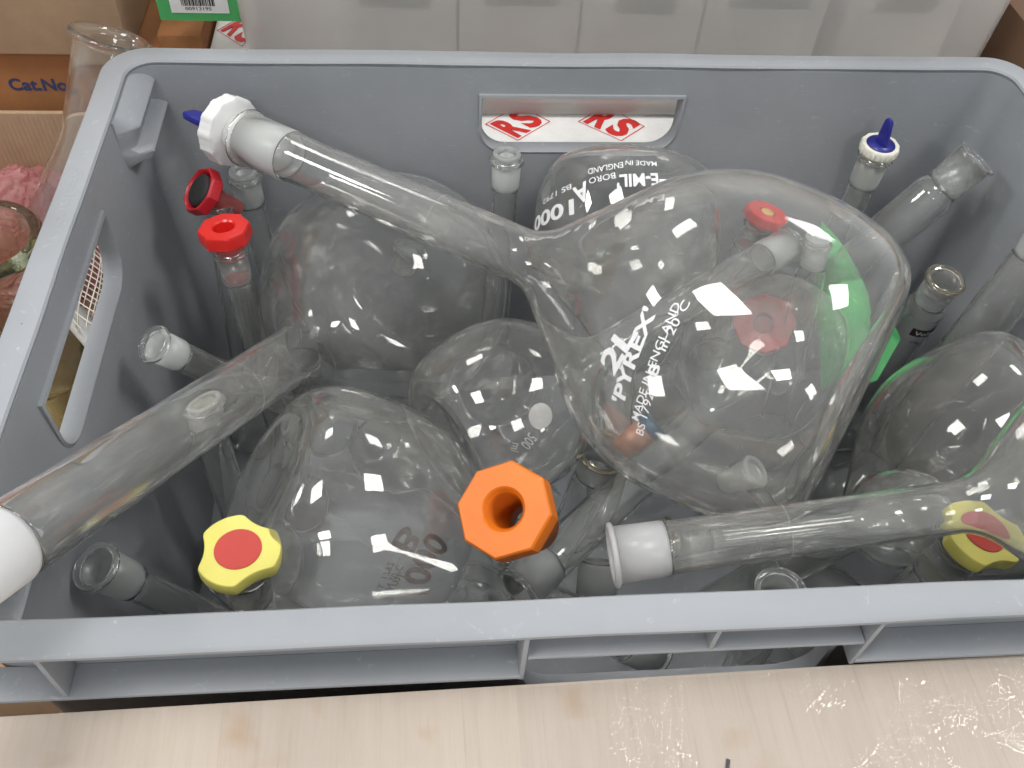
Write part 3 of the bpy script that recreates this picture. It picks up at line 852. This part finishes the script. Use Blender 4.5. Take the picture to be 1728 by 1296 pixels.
oct_stopper('octagonal_stopper', 'red octagonal stopper with an ochre dot, seen through the two litre flask', mouth_frame('O', 0), .0162, .0095, .0072, .02, 'red_plastic', 'pink_plug', G_ST, .36, dot='ochre_plastic', gap=.006)
glass_stopper('glass_stopper', 'clear frosted stopper in front of the green card', mouth_frame('Q', .001), .0074, .019, G_ST, 'frosted')
tap_stopper('tap_stopper', 'small cream cap with upright blue tap at the rear right', mouth_frame('S', 0, 1.9), .0126, .0065, .0080, .020, G_ST, 'cream_plug', gap=.003)
star_stopper('star_stopper', 'yellow three lobed stopper with red disc at the lower left', mouth_frame('W', 0, .4), .0182, .0085, .0084, .022, G_ST)
star_stopper('star_stopper', 'yellow three lobed stopper with red disc half behind a glass neck at right', mouth_frame('X', 0, 1.2), .0190, .0085, .0088, .024, G_ST)
V = Vector(PTS['V'])
oct_stopper('octagonal_stopper', 'large orange octagonal stopper with a threaded hole at the centre front', frame((CAM_POS-V).normalized()-.34*_r2+.19*_u2, V-(CAM_POS-V).normalized()*.016, .2), .0226, .0125, .0150, .034, 'orange_plastic', 'orange_plastic', G_ST, .415, thread=True, gap=.001)
oct_stopper('octagonal_stopper', 'red stopper lying deep below, seen through two flasks', frame((-.3, -.5, .8), PTS['RS2']), .0240, .0095, .0085, .018, 'red_plastic', 'pink_plug', G_ST, .3, gap=.004)
glass_stopper('glass_stopper', 'loose white frosted stopper lying below the two litre flask', frame((.55, -.1, .75), PTS['Z']), .0100, .0225, G_ST)
glass_stopper('glass_stopper', 'loose frosted stopper lying behind the long glass neck at left centre', frame((.3, .2, .9), PTS['CC']), .0105, .016, G_ST, 'frosted')
eE = empty('rubber_bung', frame((.7, .3, .5), PTS['EE'])); tag(eE, 'salmon rubber bung beneath the left edge of the two litre flask', 'bung')
link('body', lathe([(0, -.011), (.0062, -.011), (.0068, -.0105), (.0082, .010), (.0078, .011), (0, .011)], 40), 'salmon_rubber', eE)
link('end_cap', lathe([(0, .0112), (.0080, .0112), (.0086, .012), (.0086, .017), (.0080, .018), (0, .018)], 40), 'steel_blue_plastic', eE)

# ------------------------------------------------------------------ green card standing among the flasks
def card():
    P = [Vector(PTS['CARD%d' % k]) for k in range(1, 8)]
    c = sum(P, Vector())/7; n = Vector((-.55, -.65, .5)).normalized(); vs, fs = [], []
    pts = P; vs = [c+n*.004]; m = len(pts)*6
    for i in range(len(pts)):
        a, b = pts[i], pts[(i+1) % len(pts)]
        for k in range(6): vs.append(a+(b-a)*k/6)
    for k in range(m): fs.append((0, 1+k, 1+(k+1) % m))
    nv = len(vs); vs2 = vs+[v-n*.0005 for v in vs]
    fs2 = fs+[tuple(nv+i for i in f)[::-1] for f in fs]+[(1+k, nv+1+k, nv+1+(k+1) % m, 1+(k+1) % m) for k in range(m)]
    return mesh_of(vs2, fs2)
tag(link('green_card', card(), 'green_card', None, 60), 'bright green card tucked between flasks at the right', 'card')

# ------------------------------------------------------------------ plywood in front, with clear film on it
ply = empty('plywood_box', Matrix.Translation((0, -.5, -.312)) @ Matrix.Rotation(.0128, 4, 'Z')); tag(ply, 'pale plywood box top in front of the crate', 'box')
def child(name, x0, x1, y0, y1, z0, z1, mat, parent, org, bevel=0):
    me = box_mesh(x0, x1, y0, y1, z0, z1, bevel); me.transform(Matrix.Translation(-Vector(org))); return link(name, me, mat, parent, 40 if bevel else None)
child('top_panel', -.75, .85, -.80, -.2003, -.0610, -.0435, 'plywood', ply, (0, -.5, -.312), .0008)
child('side_panel', -.75, .85, -.226, -.208, -.312, -.0615, 'plywood', ply, (0, -.5, -.312))
child('side_panel', -.75, .85, -.796, -.780, -.312, -.0615, 'plywood', ply, (0, -.5, -.312))
def film():
    nx, ny = 900, 270; x0, x1, y0, y1 = -.072, .26, -.300, -.2020; vs, fs = [], []
    for j in range(ny+1):
        for i in range(nx+1):
            x = x0+(x1-x0)*i/nx; y = y0+(y1-y0)*j/ny
            edge = min(1, (x-x0-.006*noise.noise(Vector((y*60, 0, 3))))/.02)
            ph = 4*noise.noise(Vector((x*26, y*26, 5))); c, s = math.cos(ph), math.sin(ph)
            p, q = c*x+s*y, -s*x+c*y
            am = max(0, noise.noise(Vector((x*30, y*34, 7)))+.22)
            h = (1-abs(noise.noise(Vector((p*330, q*90, 4)))))**4*.00075*am+(1-abs(noise.noise(Vector((q*150, p*60, 9)))))**5*.0006*am+.0004*noise.noise(Vector((x*60, y*60, 2)))
            vs.append((x, y+.0128*x, -.0430+max(edge, .05)*(.0006+h)))
    for j in range(ny):
        for i in range(nx): a = j*(nx+1)+i; fs.append((a, a+1, a+nx+2, a+nx+1))
    return mesh_of(vs, fs)
fo = link('clear_film', film(), 'clear_film', None, 25); tag(fo, 'crumpled clear plastic film stuck over the plywood at right', 'film')
pm = box('pen_mark', -.0008, .0008, -.004, .004, -.0001, .0001, 'print_black'); pm.parent = ply
pm.matrix_local = Matrix.Translation((.0112, .5-.2390, .312-.0432)) @ Matrix.Rotation(-.35, 4, 'Z')

# ------------------------------------------------------------------ behind the crate
rsb = empty('white_carton', Matrix.Translation((0, .45, -.312))); tag(rsb, 'white carton with red diamond logos seen through the rear hand hole', 'carton')
child('carton', -.22, .42, .2205, .70, -.312, -.1000, 'white_card', rsb, (0, .45, -.312), .002)
def logo(parent, L, R_, B, T, z, org, flip):
    L, R_, B, T = [Vector((p[0], p[1], z))-Vector(org) for p in (L, R_, B, T)]
    c = (L+R_+B+T)/4; outer = [c+(p-c)*1.0 for p in (L, B, R_, T)]; inn = [c+(p-c)*.955 for p in (L, B, R_, T)]
    link('printed_logo', mesh_of(outer+inn, [(i, (i+1) % 4, 4+(i+1) % 4, 4+i) for i in range(4)]), 'print_red', parent)
    l, b, r, t = [c+(p-c)*.86 for p in (L, B, R_, T)]
    o, s, u = (l, b-l, t-l) if flip else (b, r-b, l-b)
    for ch, x0, x1 in (('R', .0, .47), ('S', .53, 1.0)):
        def fn(uu, vv, w, x0=x0, x1=x1): return o+s*(x0+(x1-x0)*uu)+u*vv
        map_text('printed_logo', ch, fn, 'print_red', parent, 2)
logo(rsb, (-.0585, .263), (-.007, .267), (-.0345, .242), (-.0305, .289), -.0996, (0, .45, -.312), False)
logo(rsb, (.0145, .267), (.067, .261), (.0455, .242), (.039, .289), -.0996, (0, .45, -.312), True)

sb = empty('storage_box', Matrix.Translation((.05, .45, -.0995))); tag(sb, 'cloudy clear plastic storage box behind the crate', 'box')
def open_tub(x0, x1, y0, y1, z0, z1, t):
    cx, cyy, hx, hy = (x0+x1)/2, (y0+y1)/2, (x1-x0)/2, (y1-y0)/2
    R0 = lambda s, z, r: rrect(hx-s, hy-s, r, z, 6, cx, cyy)
    return loft([R0(.006, z0, .012), R0(.001, z0+.006, .016), R0(-.010, z1, .018), R0(-.010+t, z1, .017), R0(.001+t, z0+.008, .015), R0(.008+t, z0+t, .012)])
me = open_tub(-.232, .326, .270, .68, -.0994, .22, .002); me.transform(Matrix.Translation(-Vector((.05, .45, -.0995)))); link('tub', me, 'cloudy_box', sb, 40)
xs = [(-.168, -.0805, -.014, .020, .2785), (-.0785, .0085, -.012, .018, .2800), (.0105, .0985, -.016, .024, .2786), (.1005, .191, -.011, .016, .2795), (.2065, .292, -.013, .021, .2805)]
wlab = ['leftmost', 'second', 'third', 'fourth', 'rightmost']
for (x0, x1, zp, inset, yf), w in zip(xs, wlab):
    M = Matrix.Translation(((x0+x1)/2, .35, -.092)); Mi = M.inverted()
    e = empty('white_packet', M); tag(e, 'blurred white packet inside the cloudy storage box, %s from the left' % w if w not in ('leftmost', 'rightmost') else 'blurred white packet inside the cloudy storage box, the %s one' % w, 'packet', 'white packets in the storage box')
    me = box_mesh(x0, x1, yf, .50, -.092, .09, .0015); me.transform(Mi); link('packet', me, 'white_inner', e, 40)
    me = box_mesh(x0+inset, x1-inset*.9, yf-.0006, yf-.0001, zp, .045); me.transform(Mi); link('grey_panel', me, 'grey_label', e)

def carton(name, label, x0, x1, y0, y1, z0, z1, mat, bevel=.002):
    o = link(name, box_mesh(-(x1-x0)/2, (x1-x0)/2, -(y1-y0)/2, (y1-y0)/2, 0, z1-z0, bevel), mat, None, 40)
    o.location = ((x0+x1)/2, (y0+y1)/2, z0); tag(o, label, 'carton'); return o
oc = empty('cardboard_carton', Matrix.Translation((-.55, .45, -.312))); tag(oc, 'orange brown carton printed Cat.No at the left', 'carton')
child('carton', -.80, -.30, .2960, .62, -.312, -.0610, 'cardboard_orange', oc, (-.55, .45, -.312), .002)
org = Vector((-.55, .45, -.312))
map_text('printed_lettering', 'Cat.No', lambda u, v, w: Vector((-.4165+.0425*u, .2957, -.0945+.0105*v))-org, 'print_blue', oc, 1)
map_text('printed_lettering', '.14', lambda u, v, w: Vector((-.3600+.019*u, .2957, -.0940+.0100*v))-org, 'print_blue', oc, 1)
carton('cardboard_carton', 'pale brown carton stacked on the orange brown one', -.80, -.318, .2880, .60, -.0600, .16, 'cardboard')
carton('cardboard_carton', 'torn brown carton edge behind the rear left corner of the crate', -.300, -.268, .300, .45, -.312, -.050, 'cardboard_orange')
wc = empty('white_carton', Matrix.Translation((-.25, .38, -.312))); tag(wc, 'small white carton with a cut off red logo under the green tag', 'carton')
child('carton', -.2660, -.2350, .285, .48, -.312, -.0660, 'white_card', wc, (-.25, .38, -.312), .0015)
logo(wc, (-.264, .335), (-.2355, .333), (-.2420, .312), (-.2440, .360), -.0656, (-.25, .38, -.312), True)
gt = empty('green_tag', Matrix.Translation((-.262, .2875, -.031))); tag(gt, 'green tag with a white barcode label at the top left', 'tag')
me = box_mesh(-.028, .028, -.0004, .0004, 0, .08, 0); link('card', me, 'green_card', gt)
link('white_label', box_mesh(-.019, .021, -.0008, -.00045, .006, .06), 'white_card', gt)
rnd = random.Random(4); x = -.011
while x < .012:
    w = rnd.choice((.0004, .0007, .0011)); link('bar', box_mesh(x, x+w, -.0011, -.00085, .0115, .035), 'print_black', gt); x += w+rnd.choice((.0004, .0007))
map_text('printed_number', '00913195', lambda u, v, w: (-.009+.018*u, -.0010, .0082+.0024*v), 'print_black', gt)
carton('cardboard_carton', 'dark brown carton behind the rear right corner of the crate', .350, .62, .225, .5, -.312, -.020, 'cardboard_dark')
# ------------------------------------------------------------------ open carton at the left with its contents
ob = empty('open_carton', Matrix.Translation((-.53, .05, -.312))); tag(ob, 'open brown carton left of the crate holding bubble wrap and glass', 'carton')
OB = (-.53, .05, -.312)
child('back_wall', -.74, -.312, .2740, .2780, -.312, -.1000, 'cardboard_inside', ob, OB)
child('front_wall', -.74, -.312, -.2040, -.2000, -.312, -.1600, 'cardboard_inside', ob, OB)
child('left_wall', -.7440, -.7400, -.2040, .2780, -.312, -.1000, 'cardboard_inside', ob, OB)
child('right_wall', -.3120, -.3080, -.2040, .2780, -.312, -.2300, 'cardboard_inside', ob, OB)
child('floor', -.7400, -.3120, -.2000, .2740, -.3115, -.3080, 'cardboard', ob, OB)
fl = link('flap', mesh_of([(-.20, 0, 0), (.20, 0, 0), (.20, .07, -.05), (-.20, .07, -.05), (-.20, 0, .003), (.20, 0, .003), (.20, .07, -.047), (-.20, .07, -.047)],
     [(0, 3, 2, 1), (4, 5, 6, 7), (0, 1, 5, 4), (1, 2, 6, 5), (2, 3, 7, 6), (3, 0, 4, 7)]), 'cardboard', ob)
fl.matrix_local = Matrix.Translation((.0, -.21, .16))
# pink bubble wrap
def wrap():
    bm = bmesh.new(); bmesh.ops.create_icosphere(bm, subdivisions=7, radius=1)
    for v in bm.verts:
        n = v.co.normalized(); w = Vector((noise.noise(n*3), noise.noise(n*3+Vector((5, 0, 0))), noise.noise(n*3+Vector((0, 7, 0)))))
        k = 1+.30*noise.noise(n*2.1)+.16*abs(noise.noise(n*3.6+w))-.06
        k += .10*abs(noise.noise(n*9+w*2))+.04*abs(noise.noise(n*22+w))
        b = noise.voronoi(n*17)[0][0]; k += .16*max(0, .36-b)
        v.co = Vector((n.x*.088, n.y*.064, n.z*.062))*k
    me = bpy.data.meshes.new('wrap'); bm.to_mesh(me); bm.free(); return me
w = link('bubble_wrap', wrap(), 'pink_film', None, 50); w.location = (-.440, .190, -.165); tag(w, 'crumpled pink bubble wrap in the open carton', 'bubble wrap')
# conical flask
cm, cb = Vector(PTS['CON_M']), Vector(PTS['CON_B']); ax = (cm-cb).normalized(); Lc = .262; base = cm-ax*Lc
ce = empty('conical_flask', frame(ax, base)); tag(ce, 'tall conical flask with a wide neck standing behind the left rear corner', 'flask')
co = [(0, .004), (.050, .0015), (.060, 0), (.068, .003), (.0705, .010), (.068, .022)]
for k in range(1, 9): t = k/8; co.append((.068+(.0240-.068)*t, .022+.158*t))
co += [(.0228, .187), (.0224, .195), (.0224, .22), (.0224, Lc-.008), (.0232, Lc-.006)]
ci = offset_in(co, .0018); ci[0] = (0, .006)
bead = []
for k in range(10): a = -1.2+2.9*k/9; bead.append((.0240+.0024*math.cos(a), Lc-.0028+.0024*math.sin(a)))
link('glass_body', lathe(co+bead+[(.0212, Lc-.001)]+ci[::-1][1:], 72), 'clear_glass', ce)
# thick walled jar
je = empty('thick_jar', Matrix.Translation((PTS['JAR'][0], PTS['JAR'][1], PTS['JAR'][2]-.20)) ); tag(je, 'thick greenish glass jar rim at the left edge', 'jar')
jo = [(0, 0), (.036, 0), (.040, .004), (.040, .150), (.036, .165), (.034, .185), (.0365, .190), (.0375, .196), (.0355, .2), (.0315, .2), (.0290, .197), (.0285, .165), (.0335, .146), (.0335, .008), (0, .006)]
link('glass_body', lathe(jo, 72), 'green_glass', je)
# net sleeve over a tube and a white hose, seen through the left hand hole
ne = empty('net_sleeve', frame((-.30, .60, .55), PTS['NET'])); tag(ne, 'white plastic net sleeve seen through the left hand hole', 'net')
vs, fs = [], []
for s in (-1, 1):
    for k in range(12):
        pts = []
        for i in range(40):
            z = -.028+.050*i/39; a = 2*math.pi*k/12+s*z*42; pts.append((.0165*math.cos(a), .0165*math.sin(a), z))
        v_, f_ = tube_path(pts, .00045, 4); n0 = len(vs); vs += v_; fs += [tuple(n0+i for i in f) for f in f_]
link('netting', mesh_of(vs, fs), 'net_plastic', ne, 60)
a, b = Vector(PTS['TUBE0']), Vector(PTS['TUBE1']); d = (b-a).normalized(); off = Vector((0, 0, 0))
v_, f_ = tube_path([a-d*.02+off, a+off, b+off, b+d*.03+off+Vector((0, 0, -.01))], .0075, 20)
tag(link('white_hose', mesh_of(v_, f_), 'white_plastic', None, 60), 'short white plastic tube seen through the left hand hole', 'tube')
